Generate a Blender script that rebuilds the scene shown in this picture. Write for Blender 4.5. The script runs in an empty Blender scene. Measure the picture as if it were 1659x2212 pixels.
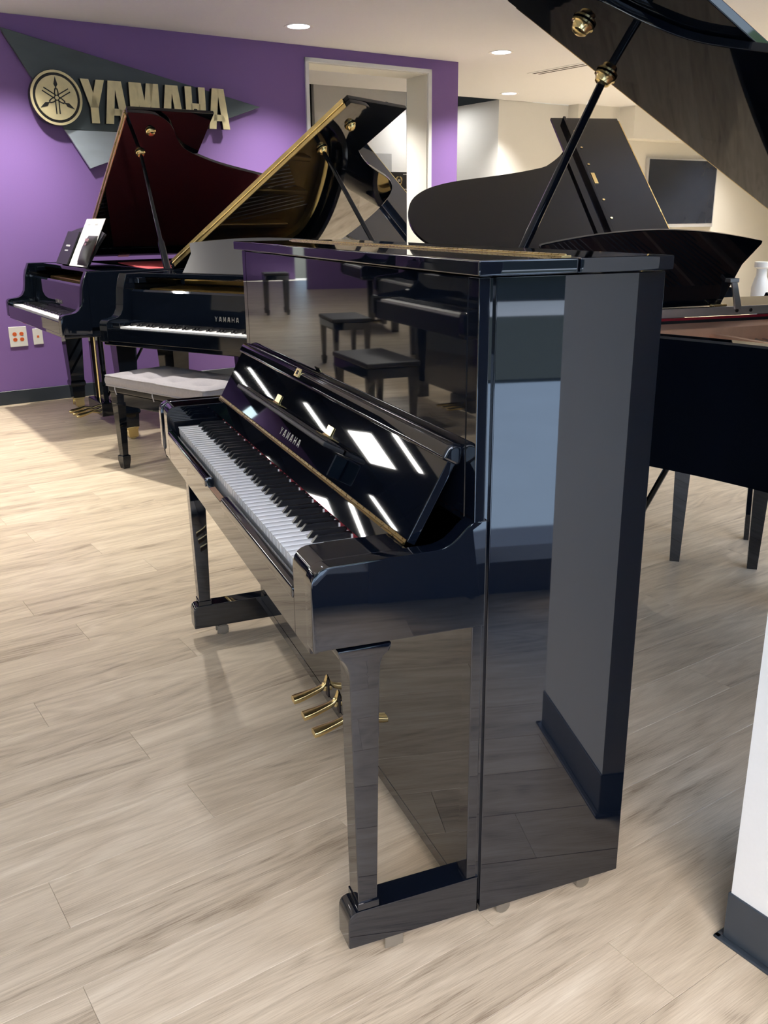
import bpy, bmesh, math, random
from mathutils import Vector, Matrix
R = math.radians
rng = random.Random(7)
SC = bpy.context.scene
COL = SC.collection

# ------------------------------------------------------------------ camera
FPX = 1960.81
CAM = Vector((-0.67485, -1.22679, 1.27329))
YAW, PITCH, ROLL = 0.380567, -0.312166, -0.0103515
_f = Vector((math.sin(YAW)*math.cos(PITCH), math.cos(YAW)*math.cos(PITCH), math.sin(PITCH)))
_r = Vector((math.cos(YAW), -math.sin(YAW), 0)); _u = _r.cross(_f)
_r2 = _r*math.cos(ROLL) + _u*math.sin(ROLL); _u2 = -_r*math.sin(ROLL) + _u*math.cos(ROLL)
cd = bpy.data.cameras.new('camera'); cam = bpy.data.objects.new('camera', cd); COL.objects.link(cam)
cd.sensor_fit = 'VERTICAL'; cd.sensor_height = 32; cd.lens = 32*FPX/2212; cd.clip_start = .02; cd.clip_end = 100
cam.matrix_world = Matrix(((_r2.x, _u2.x, -_f.x, CAM.x), (_r2.y, _u2.y, -_f.y, CAM.y), (_r2.z, _u2.z, -_f.z, CAM.z), (0, 0, 0, 1)))
SC.camera = cam
def project(p):
    d = Vector(p) - CAM; z = d.dot(_f)
    return (829.5 + FPX*d.dot(_r2)/z, 1106 - FPX*d.dot(_u2)/z, z)

# ------------------------------------------------------------------ room axes (u along the purple wall, w into it)
TH = R(12.5); W0 = 5.96182; CH = 2.605
UX, UY = math.cos(TH), math.sin(TH)
def rp(u, w, z=0.0): return Vector((u*UX - (w+W0)*UY, u*UY + (w+W0)*UX, z))

# ------------------------------------------------------------------ world, exposure
SC.view_settings.view_transform = 'Standard'; SC.view_settings.look = 'None'
SC.view_settings.gamma = 1; SC.view_settings.use_curve_mapping = False
SC.view_settings.exposure = 0.80
wd = bpy.data.worlds.new('world'); SC.world = wd; wd.use_nodes = True
nt = wd.node_tree; bg = nt.nodes['Background']
sky = nt.nodes.new('ShaderNodeTexSky'); sky.sky_type = 'NISHITA'; sky.sun_disc = False
sky.sun_elevation = R(50); sky.sun_rotation = R(200); sky.dust_density = 2.0
nt.links.new(sky.outputs[0], bg.inputs[0]); bg.inputs[1].default_value = 0.52
SC.cycles.max_bounces = 5; SC.cycles.glossy_bounces = 4; SC.cycles.diffuse_bounces = 3
SC.cycles.adaptive_threshold = .04
SC.cycles.sample_clamp_indirect = 6.0
SC.cycles.use_denoising = True
SC.cycles.caustics_reflective = False; SC.cycles.caustics_refractive = False

# sun along the street (it never reaches indoors) and portals that gather the skylight at the shop windows
sd = bpy.data.lights.new('sun', 'SUN'); sd.energy = 20.0; sd.angle = R(.6); sd.color = (.80, .91, 1)
so = bpy.data.objects.new('sun', sd); COL.objects.link(so)
so.rotation_euler = Vector((.62*UX+.18*UY, .62*UY-.18*UX, -.76)).to_track_quat('-Z', 'Y').to_euler()
WARM = (1.0, .94, .86)
WIN_L_U = -5.2          # left wall of the showroom
WIN_B_W = -7.50         # street front right behind the viewer
WIN = (-3.4, 5.2, .12, 2.5)   # u0, u1, z0, z1 of the glazed front
ld = bpy.data.lights.new('window_portal', 'AREA'); ld.shape = 'RECTANGLE'; ld.size = WIN[1]-WIN[0]; ld.size_y = WIN[3]-WIN[2]; ld.cycles.is_portal = True
lo_ = bpy.data.objects.new('window_portal', ld); COL.objects.link(lo_); lo_.location = rp((WIN[0]+WIN[1])/2, WIN_B_W-.14, (WIN[2]+WIN[3])/2)
lo_.rotation_euler = (rp(0, 1)-rp(0, 0)).to_track_quat('-Z', 'Z').to_euler()

# ------------------------------------------------------------------ mesh helpers
class MB:
    def __init__(s): s.bm = bmesh.new()
    def _add(s, b):
        me = bpy.data.meshes.new('t'); b.to_mesh(me); b.free(); s.bm.from_mesh(me); bpy.data.meshes.remove(me); return s
    def box(s, x0, x1, y0, y1, z0, z1, bev=0, seg=1, mat=None):
        b = bmesh.new(); bmesh.ops.create_cube(b, size=1)
        for v in b.verts: v.co = Vector(((x0+x1)/2 + v.co.x*(x1-x0), (y0+y1)/2 + v.co.y*(y1-y0), (z0+z1)/2 + v.co.z*(z1-z0)))
        if bev: bmesh.ops.bevel(b, geom=b.edges[:], offset=bev, segments=seg, affect='EDGES', profile=.5)
        if mat is not None: b.transform(mat)
        return s._add(b)
    def prism(s, poly, axis, a, c, bev=0, seg=1, mat=None):
        b = bmesh.new()
        def mk(p, q, t): return {'x': (t, p, q), 'y': (p, t, q), 'z': (p, q, t)}[axis]
        v0 = [b.verts.new(mk(p, q, a)) for p, q in poly]; v1 = [b.verts.new(mk(p, q, c)) for p, q in poly]
        n = len(poly)
        f0 = b.faces.new(v0); f1 = b.faces.new(v1[::-1])
        for i in range(n): b.faces.new((v0[(i+1) % n], v0[i], v1[i], v1[(i+1) % n]))
        bmesh.ops.recalc_face_normals(b, faces=b.faces[:])
        if bev:
            es = [e for e in b.edges if (e.verts[0] in v0 and e.verts[1] in v0) or (e.verts[0] in v1 and e.verts[1] in v1)]
            bmesh.ops.bevel(b, geom=es, offset=bev, segments=seg, affect='EDGES', profile=.5)
        for f in b.faces:
            if len(f.verts) > 4 or abs(f.normal[{'x': 0, 'y': 1, 'z': 2}[axis]]) > .999: f.material_index = 1
        bmesh.ops.triangulate(b, faces=[f for f in b.faces if len(f.verts) > 4])
        if mat is not None: b.transform(mat)
        return s._add(b)
    def cyl(s, p, q, r, r2=None, n=12):
        p, q = Vector(p), Vector(q); d = q-p; b = bmesh.new()
        bmesh.ops.create_cone(b, cap_ends=True, segments=n, radius1=r, radius2=r if r2 is None else r2, depth=d.length)
        b.transform(Matrix.Translation((p+q)/2) @ d.to_track_quat('Z', 'Y').to_matrix().to_4x4())
        return s._add(b)
    def lathe(s, prof, mat=None, n=20, caps=True):
        b = bmesh.new(); rings = []
        for r, z in prof: rings.append([b.verts.new((r*math.cos(2*math.pi*i/n), r*math.sin(2*math.pi*i/n), z)) for i in range(n)])
        for a, c in zip(rings, rings[1:]):
            for i in range(n): b.faces.new((a[i], a[(i+1) % n], c[(i+1) % n], c[i]))
        if caps: b.faces.new(rings[0][::-1]); b.faces.new(rings[-1])
        bmesh.ops.recalc_face_normals(b, faces=b.faces[:])
        if mat is not None: b.transform(mat)
        return s._add(b)
    def tube(s, pts, r, n=8):
        pts = [Vector(p) for p in pts]; b = bmesh.new(); rings = []; up = Vector((0, 0, 1))
        for i, p in enumerate(pts):
            t = (pts[min(i+1, len(pts)-1)] - pts[max(i-1, 0)]).normalized()
            a = t.cross(up) if abs(t.dot(up)) < .98 else t.cross(Vector((1, 0, 0))); a.normalize(); c = t.cross(a)
            rr = r[i] if isinstance(r, (list, tuple)) else r
            rings.append([b.verts.new(p + a*math.cos(2*math.pi*k/n)*rr + c*math.sin(2*math.pi*k/n)*rr) for k in range(n)])
        for a, c in zip(rings, rings[1:]):
            for i in range(n): b.faces.new((a[i], a[(i+1) % n], c[(i+1) % n], c[i]))
        b.faces.new(rings[0][::-1]); b.faces.new(rings[-1]); bmesh.ops.recalc_face_normals(b, faces=b.faces[:])
        return s._add(b)
    def sweep(s, path, section, closed=False):
        """section: (inset, z) points swept along an open 2D path; inset is to the left of travel"""
        b = bmesh.new(); n = len(path); rings = []
        for i in range(n):
            p0 = Vector(path[max(i-1, 0)]); p1 = Vector(path[min(i+1, n-1)]); t = (p1-p0).normalized(); nrm = Vector((-t.y, t.x))
            rings.append([b.verts.new((path[i][0]+nrm.x*o, path[i][1]+nrm.y*o, z)) for o, z in section])
        m = len(section)
        for a, c in zip(rings, rings[1:]):
            for i in range(m): b.faces.new((a[i], a[(i+1) % m], c[(i+1) % m], c[i]))
        b.faces.new(rings[0][::-1]); b.faces.new(rings[-1]); bmesh.ops.recalc_face_normals(b, faces=b.faces[:])
        return s._add(b)
    def grid(s, f, nu, nv):
        b = bmesh.new(); vs = [[b.verts.new(f(i/nu, j/nv)) for j in range(nv+1)] for i in range(nu+1)]
        for i in range(nu):
            for j in range(nv): b.faces.new((vs[i][j], vs[i+1][j], vs[i+1][j+1], vs[i][j+1]))
        return s._add(b)
    def mesh(s, name, mat, smooth=None):
        me = bpy.data.meshes.new(name); s.bm.to_mesh(me); s.bm.free(); me.materials.append(M[mat])
        if not smooth:
            for p in me.polygons: p.material_index = 0
        if smooth:
            for p in me.polygons: p.use_smooth = p.material_index == 0; p.material_index = 0
            me.set_sharp_from_angle(angle=R(smooth))
        return me
    def build(s, name, mat, parent=None, smooth=None, loc=None, rot=None):
        o = bpy.data.objects.new(name, s.mesh(name, mat, smooth)); COL.objects.link(o)
        if parent: o.parent = parent
        if loc is not None: o.location = loc
        if rot is not None: o.rotation_euler = rot
        if smooth:
            wn = o.modifiers.new('even_shading', 'WEIGHTED_NORMAL'); wn.mode = 'FACE_AREA'; wn.weight = 100; wn.keep_sharp = True
        return o
def tag(o, label, cat, group=None):
    o['label'] = label; o['category'] = cat
    if group: o['group'] = group
    return o
def empty(name, loc=(0, 0, 0), rz=0, label=None, cat=None, group=None):
    o = bpy.data.objects.new(name, None); COL.objects.link(o); o.location = loc; o.rotation_euler = (0, 0, rz); o.empty_display_size = .1
    if label: tag(o, label, cat, group)
    return o
def struct(o): o['kind'] = 'structure'; return o
def rounded(poly, rads, n=6):
    """round the corners of a 2D polygon"""
    out = []; N = len(poly)
    for i, p in enumerate(poly):
        r = rads[i] if isinstance(rads, (list, tuple)) else rads
        if not r: out.append(tuple(p)); continue
        p = Vector(p); a = Vector(poly[i-1]); c = Vector(poly[(i+1) % N]); da = (a-p).normalized(); dc = (c-p).normalized()
        for k in range(n+1):
            t = k/n; q0 = p+da*r; q1 = p+dc*r
            out.append(tuple(q0*(1-t)**2 + p*2*t*(1-t) + q1*t*t))
    return out
def spline(pts, n=5):
    out = []
    for i in range(len(pts)-1):
        p = [Vector(pts[max(0, min(len(pts)-1, i+k))]) for k in (-1, 0, 1, 2)]
        for k in range(n):
            t = k/n
            out.append(tuple(.5*((2*p[1]) + (p[2]-p[0])*t + (2*p[0]-5*p[1]+4*p[2]-p[3])*t*t + (3*p[1]-p[0]-3*p[2]+p[3])*t**3)))
    out.append(tuple(pts[-1])); return out

# ------------------------------------------------------------------ materials
M = {}
def mat(name, col, rough=.5, metal=0.0, ior=1.5, coat=0, spec=.5):
    m = bpy.data.materials.new(name); m.use_nodes = True; b = m.node_tree.nodes['Principled BSDF']
    b.inputs['Base Color'].default_value = (*col, 1); b.inputs['Roughness'].default_value = rough
    b.inputs['Metallic'].default_value = metal; b.inputs['IOR'].default_value = ior
    b.inputs['Coat Weight'].default_value = coat; b.inputs['Coat Roughness'].default_value = .03
    M[name] = m; return m
def nodes(m): return m.node_tree.nodes, m.node_tree.links, m.node_tree.nodes['Principled BSDF']
def vary(name, scale, amount, stretch=(1, 1, 1), rough=0, bump=0, coord='Object'):
    """mottle a material's own colour and sheen a little with noise"""
    m = M[name]; N, L, b = nodes(m); col = b.inputs['Base Color'].default_value[:]
    tc = N.new('ShaderNodeTexCoord'); mp = N.new('ShaderNodeMapping'); mp.inputs['Scale'].default_value = stretch
    nz = N.new('ShaderNodeTexNoise'); nz.inputs['Scale'].default_value = scale; nz.inputs['Detail'].default_value = 6
    L.new(tc.outputs[coord], mp.inputs[0]); L.new(mp.outputs[0], nz.inputs[0])
    mx = N.new('ShaderNodeMix'); mx.data_type = 'RGBA'
    mx.inputs[6].default_value = (*[c*(1-amount) for c in col[:3]], 1); mx.inputs[7].default_value = (*[min(1, c*(1+amount)) for c in col[:3]], 1)
    L.new(nz.outputs[0], mx.inputs[0]); L.new(mx.outputs[2], b.inputs['Base Color'])
    if rough:
        mr = N.new('ShaderNodeMapRange'); r0 = b.inputs['Roughness'].default_value
        mr.inputs[1].default_value = .3; mr.inputs[2].default_value = .7; mr.inputs[3].default_value = max(0, r0-rough); mr.inputs[4].default_value = r0+rough
        L.new(nz.outputs[0], mr.inputs[0]); L.new(mr.outputs[0], b.inputs['Roughness'])
    if bump:
        bp = N.new('ShaderNodeBump'); bp.inputs['Strength'].default_value = bump; bp.inputs['Distance'].default_value = .002
        L.new(nz.outputs[0], bp.inputs['Height']); L.new(bp.outputs[0], b.inputs['Normal'])
    return m
mat('lacquer', (.0030, .0048, .0095), .022, ior=1.72); vary('lacquer', 3, .2)
mat('lacquer_grand', (.0032, .0050, .0095), .03, ior=1.5); vary('lacquer_grand', 3, .2)
mat('satin_black', (.020, .021, .024), .40, ior=1.36); vary('satin_black', 6, .15)
mat('ebony', (.012, .012, .014), .22); vary('ebony', 20, .3, (1, 1, 1), rough=.06)
mat('ivory', (.93, .93, .92), .18); vary('ivory', 9, .03)
mat('key_wood', (.50, .50, .49), .55); vary('key_wood', 30, .1, (1, 6, 1))
mat('brass', (.84, .66, .32), .22, 1); vary('brass', 14, .2, rough=.06)
mat('brass_dull', (.62, .50, .27), .34, 1); vary('brass_dull', 25, .3, rough=.1)
mat('brass_aged', (.26, .18, .07), .35, 1); vary('brass_aged', 60, .4, rough=.1)
mat('caster_metal', (.36, .34, .30), .35, .9); vary('caster_metal', 30, .2)
mat('steel', (.78, .78, .79), .28, .9); vary('steel', 18, .12)
mat('gold_plate', (.58, .40, .14), .36, .8); vary('gold_plate', 30, .12, bump=.05)
mat('copper_plate', (.80, .46, .30), .38, .3); vary('copper_plate', 30, .12, bump=.05)
mat('string_steel', (.45, .43, .42), .3, 1); vary('string_steel', 50, .1)
mat('soundboard', (.45, .27, .12), .4); vary('soundboard', 6, .2, (1, 12, 1))
mat('red_felt', (.36, .015, .03), .9); vary('red_felt', 60, .3)
mat('crimson_cloth', (.58, .09, .10), .7); vary('crimson_cloth', 60, .2)
mat('purple_paint', (.225, .128, .375), .55); vary('purple_paint', 120, .03, bump=.06)
mat('white_paint', (.80, .79, .74), .6); vary('white_paint', 140, .02, bump=.05)
mat('cool_white_paint', (.80, .81, .80), .5); vary('cool_white_paint', 140, .02, bump=.05)
mat('ceiling_paint', (.80, .82, .86), .85); vary('ceiling_paint', 90, .03, bump=.05)
mat('casing_white', (.84, .85, .86), .35); vary('casing_white', 12, .02)
mat('baseboard_vinyl', (.035, .045, .058), .35); vary('baseboard_vinyl', 20, .12)
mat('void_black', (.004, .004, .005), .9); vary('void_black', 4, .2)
mat('sign_slate', (.075, .10, .115), .5, .1); vary('sign_slate', 5, .25, (1, 1, 3), rough=.08)
mat('sign_silver', (.46, .54, .62), .4, .3); vary('sign_silver', 4, .16, (1, 1, 4), rough=.08)
mat('sign_gold', (.78, .69, .42), .42, .55); vary('sign_gold', 14, .25, (1, 1, 1), rough=.1)
mat('sign_edge', (.012, .012, .014), .4); vary('sign_edge', 8, .2)
mat('cushion_grey', (.31, .295, .315), .9); vary('cushion_grey', 90, .12, bump=.15)
mat('piping_grey', (.30, .29, .31), .8); vary('piping_grey', 60, .1)
mat('black_leather', (.012, .012, .013), .45); vary('black_leather', 60, .3, bump=.1)
mat('plate_white', (.78, .78, .75), .35); vary('plate_white', 8, .02)
mat('socket_orange', (.72, .13, .03), .4); vary('socket_orange', 30, .1)
mat('slot_dark', (.02, .015, .015), .6); vary('slot_dark', 10, .1)
mat('paper_white', (.84, .84, .82), .6); vary('paper_white', 20, .02)
mat('paper_grey', (.45, .46, .48), .6); vary('paper_grey', 20, .05)
mat('ink_dark', (.05, .05, .06), .6); vary('ink_dark', 20, .1)
mat('photo_tan', (.45, .30, .20), .6); vary('photo_tan', 60, .5)
mat('sticker_tan', (.42, .25, .16), .5); vary('sticker_tan', 60, .1)
mat('tv_screen', (.014, .020, .036), .10); vary('tv_screen', 3, .2)
mat('tv_frame', (.55, .56, .58), .35, .4); vary('tv_frame', 10, .05)
mat('grille_dark', (.03, .03, .035), .6); vary('grille_dark', 10, .1)
mat('wheel_rubber', (.10, .10, .10), .6); vary('wheel_rubber', 30, .2)
mat('rubber', (.03, .03, .03), .7); vary('rubber', 30, .2)
mat('letter_inlay', (.24, .23, .21), .3, .4); vary('letter_inlay', 30, .1)
mat('mullion', (.06, .06, .065), .4, .3); vary('mullion', 10, .1)
mat('red_edge', (.35, .03, .03), .4); vary('red_edge', 10, .1)
mat('trim_ring', (.82, .82, .80), .35); vary('trim_ring', 10, .02)
mat('pavement', (.20, .25, .31), .8); vary('pavement', 2, .1)
mat('verge', (.012, .018, .012), .9); vary('verge', 8, .4)
mat('asphalt', (.30, .31, .33), .8); vary('asphalt', 3, .1)
mat('leaf', (.05, .10, .03), .7); vary('leaf', 6, .5)
mat('bark', (.10, .075, .05), .9); vary('bark', 8, .3)
m = mat('glass', (1, 1, 1), 0, ior=1.45); N, L, b = nodes(m); b.inputs['Transmission Weight'].default_value = 1
b.inputs['Alpha'].default_value = .12
m = mat('lamp_glow', (1, 1, 1), .5); N, L, b = nodes(m)
b.inputs['Emission Color'].default_value = (.86, .92, 1, 1); b.inputs['Emission Strength'].default_value = 3.2
m = mat('panel_glow', (1, 1, 1), .5); N, L, b = nodes(m)
b.inputs['Emission Color'].default_value = (1, .97, .92, 1); b.inputs['Emission Strength'].default_value = 26.0
# wood floor: long-grained pale oak boards
m = mat('oak_plank', (.6, .5, .38), .36); N, L, b = nodes(m)
tc = N.new('ShaderNodeTexCoord'); oi = N.new('ShaderNodeObjectInfo'); at = N.new('ShaderNodeAttribute'); at.attribute_name = 'plank_random'
ad = N.new('ShaderNodeMath'); ad.operation = 'ADD'; L.new(oi.outputs['Random'], ad.inputs[0]); L.new(at.outputs['Fac'], ad.inputs[1])
cb = N.new('ShaderNodeCombineXYZ')
for i, k in enumerate((37.0, 91.0, 13.0)):
    mu = N.new('ShaderNodeMath'); mu.operation = 'MULTIPLY'; mu.inputs[1].default_value = k; L.new(ad.outputs[0], mu.inputs[0]); L.new(mu.outputs[0], cb.inputs[i])
va = N.new('ShaderNodeVectorMath'); L.new(tc.outputs['Object'], va.inputs[0]); L.new(cb.outputs[0], va.inputs[1])
def mapped(sx, sy):
    mp = N.new('ShaderNodeMapping'); mp.inputs['Scale'].default_value = (sx, sy, 1); L.new(va.outputs[0], mp.inputs[0]); return mp
def noise(mp, scale, detail=5, dist=0.0, rough=.5):
    nz = N.new('ShaderNodeTexNoise'); nz.inputs['Scale'].default_value = scale; nz.inputs['Detail'].default_value = detail
    nz.inputs['Distortion'].default_value = dist; nz.inputs['Roughness'].default_value = rough; L.new(mp.outputs[0], nz.inputs[0]); return nz
broad = noise(mapped(1.0, 9), 2.2, 4, .4)
fine = noise(mapped(5.0, 170), 3.2, 6, .3, .66)
rings = noise(mapped(.55, 3.2), 2.2, 2, .5)
mr = N.new('ShaderNodeMath'); mr.operation = 'MULTIPLY'; mr.inputs[1].default_value = 70.0; L.new(rings.outputs[0], mr.inputs[0])
sn = N.new('ShaderNodeMath'); sn.operation = 'SINE'; L.new(mr.outputs[0], sn.inputs[0])
s2 = N.new('ShaderNodeMath'); s2.operation = 'MULTIPLY_ADD'; s2.inputs[1].default_value = .05; s2.inputs[2].default_value = 0; L.new(sn.outputs[0], s2.inputs[0])
s3 = N.new('ShaderNodeMath'); s3.operation = 'MULTIPLY_ADD'; s3.inputs[1].default_value = .55; L.new(broad.outputs[0], s3.inputs[0]); L.new(s2.outputs[0], s3.inputs[2])
s4 = N.new('ShaderNodeMath'); s4.operation = 'MULTIPLY_ADD'; s4.inputs[1].default_value = .62; L.new(fine.outputs[0], s4.inputs[0]); L.new(s3.outputs[0], s4.inputs[2])
wn = N.new('ShaderNodeTexWhiteNoise'); wn.noise_dimensions = '1D'; L.new(ad.outputs[0], wn.inputs['W'])
s5 = N.new('ShaderNodeMath'); s5.operation = 'MULTIPLY_ADD'; s5.inputs[1].default_value = .10; L.new(wn.outputs[0], s5.inputs[0]); L.new(s4.outputs[0], s5.inputs[2])
cr = N.new('ShaderNodeValToRGB'); L.new(s5.outputs[0], cr.inputs[0])
cr.color_ramp.elements[0].position = .40; cr.color_ramp.elements[0].color = (.27, .205, .14, 1)
cr.color_ramp.elements[1].position = .90; cr.color_ramp.elements[1].color = (.75, .655, .505, 1)
e = cr.color_ramp.elements.new(.53); e.color = (.48, .395, .285, 1)
e = cr.color_ramp.elements.new(.67); e.color = (.60, .50, .365, 1)
L.new(cr.outputs[0], b.inputs['Base Color'])
bp = N.new('ShaderNodeBump'); bp.inputs['Strength'].default_value = .12; bp.inputs['Distance'].default_value = .001; L.new(s4.outputs[0], bp.inputs['Height']); L.new(bp.outputs[0], b.inputs['Normal'])
mrr = N.new('ShaderNodeMapRange'); mrr.inputs[3].default_value = .46; mrr.inputs[4].default_value = .32; L.new(s4.outputs[0], mrr.inputs[0]); L.new(mrr.outputs[0], b.inputs['Roughness'])

# ------------------------------------------------------------------ room shell (built in room coordinates u, w, z under a rotated frame)
RM = Matrix.Translation(rp(0, 0, 0)) @ Matrix.Rotation(TH, 4, 'Z')
RROT = (0, 0, TH); RLOC = rp(0, 0, 0)
def rbuild(mb, name, mat, parent=None, smooth=None):
    return mb.build(name, mat, parent, smooth, *(() if parent else (RLOC, RROT)))
U0, U1, WB, WF = WIN_L_U, 13.0, WIN_B_W, 14.0
floor = struct(rbuild(MB().box(U0-.2, U1, WB-.2, WF, -.08, -.012), 'floor', 'key_wood'))
PL, PW = 1.219, .1524
cells = []
i = 0
for j in range(int((WF-WB)/PW)+1):
    w0 = WB + j*PW; off = (j*0.437 % 1.0)*PL + rng.uniform(-.12, .12)
    u = U0 - PL + off
    while u < U1:
        a, c = max(u, U0), min(u+PL, U1); u += PL
        if c-a < .05: continue
        p = rp((a+c)/2, w0+PW/2, 0); X, Y, z = project(p)
        vis = 0
        if z > .25 and w0 < 2 and -500 < X < 2200 and 500 < Y < 2900: vis = (c-a)*PW/(z*z) * max(.05, (CAM.z)/((p-CAM).length))
        cells.append((vis, a, c, w0))
cells.sort(reverse=True)
pm = {}
rest = MB(); rr = []
for k, (vis, a, c, w0) in enumerate(cells):
    if k < 290 and vis > 0:
        key = round(c-a, 2)
        if key not in pm: pm[key] = MB().box(-(c-a)/2+.0003, (c-a)/2-.0003, -PW/2+.0003, PW/2-.0003, -.012, 0, .0006).mesh('plank', 'oak_plank')
        o = bpy.data.objects.new('plank', pm[key]); COL.objects.link(o); o.parent = floor; o.location = ((a+c)/2, w0+PW/2, 0)
    else: rr.append((a, c, w0))
vs, fs, pr = [], [], []
for a, c, w0 in rr:
    n = len(vs); g = .0004
    vs += [(a+g, w0+g, 0), (c-g, w0+g, 0), (c-g, w0+PW-g, 0), (a+g, w0+PW-g, 0), (a+g, w0+g, -.012), (c-g, w0+g, -.012), (c-g, w0+PW-g, -.012), (a+g, w0+PW-g, -.012)]
    fs += [(n, n+1, n+2, n+3), (n, n+4, n+5, n+1), (n+1, n+5, n+6, n+2), (n+2, n+6, n+7, n+3), (n+3, n+7, n+4, n)]
    pr += [rng.random()]*5
me = bpy.data.meshes.new('distant_planks'); me.from_pydata(vs, [], fs); me.materials.append(M['oak_plank'])
atr = me.attributes.new('plank_random', 'FLOAT', 'FACE'); atr.data.foreach_set('value', pr)
o = bpy.data.objects.new('distant_planks', me); COL.objects.link(o); o.parent = floor; o['kind'] = 'stuff'

PE, PS = 4.717, .28                # right and left ends of the purple wall
DU0, DU1, DZ = 3.158, 4.375, 2.49  # doorway opening
WT = .30
struct(rbuild(MB().box(U0-.2, U1, WB-.2, 1.865, CH, CH+.12), 'ceiling', 'ceiling_paint'))
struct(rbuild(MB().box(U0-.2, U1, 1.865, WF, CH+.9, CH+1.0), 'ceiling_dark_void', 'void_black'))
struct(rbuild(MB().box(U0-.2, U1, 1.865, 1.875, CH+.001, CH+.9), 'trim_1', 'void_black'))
wallp = MB().box(PS, DU0, 0, WT, 0, CH).box(DU1, PE, 0, WT, 0, CH).box(DU0, DU1, 0, WT, DZ, CH)
struct(rbuild(wallp, 'wall_purple', 'purple_paint'))
struct(rbuild(MB().box(PS, DU0-.03, -.008, 0, 0, .10, .003).box(DU1+.03, PE, -.008, 0, 0, .10, .003), 'baseboard_purple', 'baseboard_vinyl'))
# doorway casing and lining
cas = MB().box(DU0-.030, DU0+.002, -.018, WT+.018, 0, DZ+.030, .002).box(DU1-.002, DU1+.035, -.018, WT+.018, 0, DZ+.030, .002).box(DU0-.030, DU1+.035, -.018, WT+.018, DZ-.002, DZ+.030, .002)
struct(rbuild(cas, 'trim_2', 'casing_white'))
lin = MB().box(DU0+.002, DU0+.010, 0, WT, 0, DZ).box(DU1-.010, DU1-.002, 0, WT, 0, DZ).box(DU0, DU1, 0, WT, DZ-.010, DZ-.002)
struct(rbuild(lin, 'door_1', 'white_paint'))
# rooms behind
struct(rbuild(MB().box(6.85, 8.0, 1.872, 5.4, 0, CH), 'wall_far_white', 'cool_white_paint'))
struct(rbuild(MB().box(8.0, U1, 1.70, 1.872, 0, CH), 'wall_television', 'white_paint'))
struct(rbuild(MB().box(8.75, U1, 1.45, 1.70, 2.22, CH), 'trim_3', 'white_paint'))
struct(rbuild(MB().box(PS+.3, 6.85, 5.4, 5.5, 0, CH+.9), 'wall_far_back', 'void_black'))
struct(rbuild(MB().box(PS+.3, PS+.36, WT, 5.4, 0, CH+.9), 'wall_passage_side', 'cool_white_paint'))
struct(rbuild(MB().box(4.975, 6.31, 3.0, 3.06, 0, 3.3, .003), 'wall_screen', 'casing_white'))
struct(rbuild(MB().box(3.6, 5.4, 4.2, 4.26, 0, 2.55), 'wall_low', 'cool_white_paint'))
t = MB().box(5.793, 6.071, 2.985, 2.999, 1.80, 2.05, .002); o = rbuild(t, 'wall_notice', 'paper_grey'); tag(o, 'plain grey rectangular panel on the white screen beyond the doorway', 'panel')
# street front behind the viewer: header, knee wall, mullions
f = MB().box(U0, WIN[0], WB-.15, WB, 0, CH).box(WIN[1], U1, WB-.15, WB, 0, CH).box(WIN[0], WIN[1], WB-.15, WB, WIN[3], CH).box(WIN[0], WIN[1], WB-.15, WB, 0, WIN[2])
struct(rbuild(f, 'wall_street', 'mullion'))
struct(rbuild(MB().box(.02, .43, WB-.12, WB+.01, 0, WIN[3], .004), 'wall_window_pier', 'mullion'))
mu = MB(); n = 6
for k in range(n+1): mu.box(WIN[0]+k*(WIN[1]-WIN[0])/n-.03, WIN[0]+k*(WIN[1]-WIN[0])/n+.03, WB-.1, WB+.02, WIN[2], WIN[3], .004)
struct(rbuild(mu, 'window_1', 'mullion'))
# far showroom to the left: side wall, purple end wall, white end wall
struct(rbuild(MB().box(U0-.15, U0, WB, WF, 0, CH), 'wall_left', 'cool_white_paint'))
struct(rbuild(MB().box(U0-.15, U0, 1.87, WF, CH, CH+.9).box(U0, PS+.3, WF-.2, WF, CH, CH+.9).box(U0, -1.15, 10.6, 10.7, CH, CH+.9), 'wall_upper_dark', 'void_black'))
struct(rbuild(MB().box(U0, -1.15, 10.6, 10.8, 0, CH), 'wall_end_purple', 'purple_paint'))
struct(rbuild(MB().box(-1.15, PS+.3, 13.8, 14.0, 0, CH).box(PS+.3, PS+.4, 5.5, 14, 0, CH), 'wall_end_far', 'purple_paint'))
struct(rbuild(MB().box(U1, U1+.15, WB, 2, 0, CH), 'wall_right', 'cool_white_paint'))
# street outside
struct(rbuild(MB().box(-40, 40, -12.0, WB-.16, -.12, -.06), 'floor_pavement', 'pavement'))
struct(rbuild(MB().box(-40, 40, -17.0, -12.0, -.12, -.03), 'floor_verge', 'verge'))
struct(rbuild(MB().box(-40, 40, -19.8, -17.0, -.12, -.08), 'floor_road', 'asphalt'))
# pillar to the right of the near piano
PC = rp(0, 0, 0)
pc = Vector((.408, -.200, 0)); pu = pc.x*UX + pc.y*UY; pw = -pc.x*UY + pc.y*UX - W0
struct(rbuild(MB().box(pu, pu+.30, pw-.38, pw, .0, CH), 'wall_pillar', 'cool_white_paint'))
bbp = [(pu-.003, pw+.003), (pu+.303, pw+.003), (pu+.303, pw-.383), (pu-.003, pw-.383)]
bb = MB()
sec = [(0, .100), (.003, .102), (.003, .012), (0.0, .006)]
bb.box(pu-.004, pu+.304, pw-.384, pw+.004, 0, .102, .0015)
for a in ((pu-.016, pu-.003, pw-.396, pw+.016), (pu-.016, pu+.316, pw+.003, pw+.016), (pu+.303, pu+.316, pw-.396, pw+.016), (pu-.016, pu+.316, pw-.396, pw-.383)):
    bb.box(a[0], a[1], a[2], a[3], 0, .006, .0025, 2)
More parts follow.
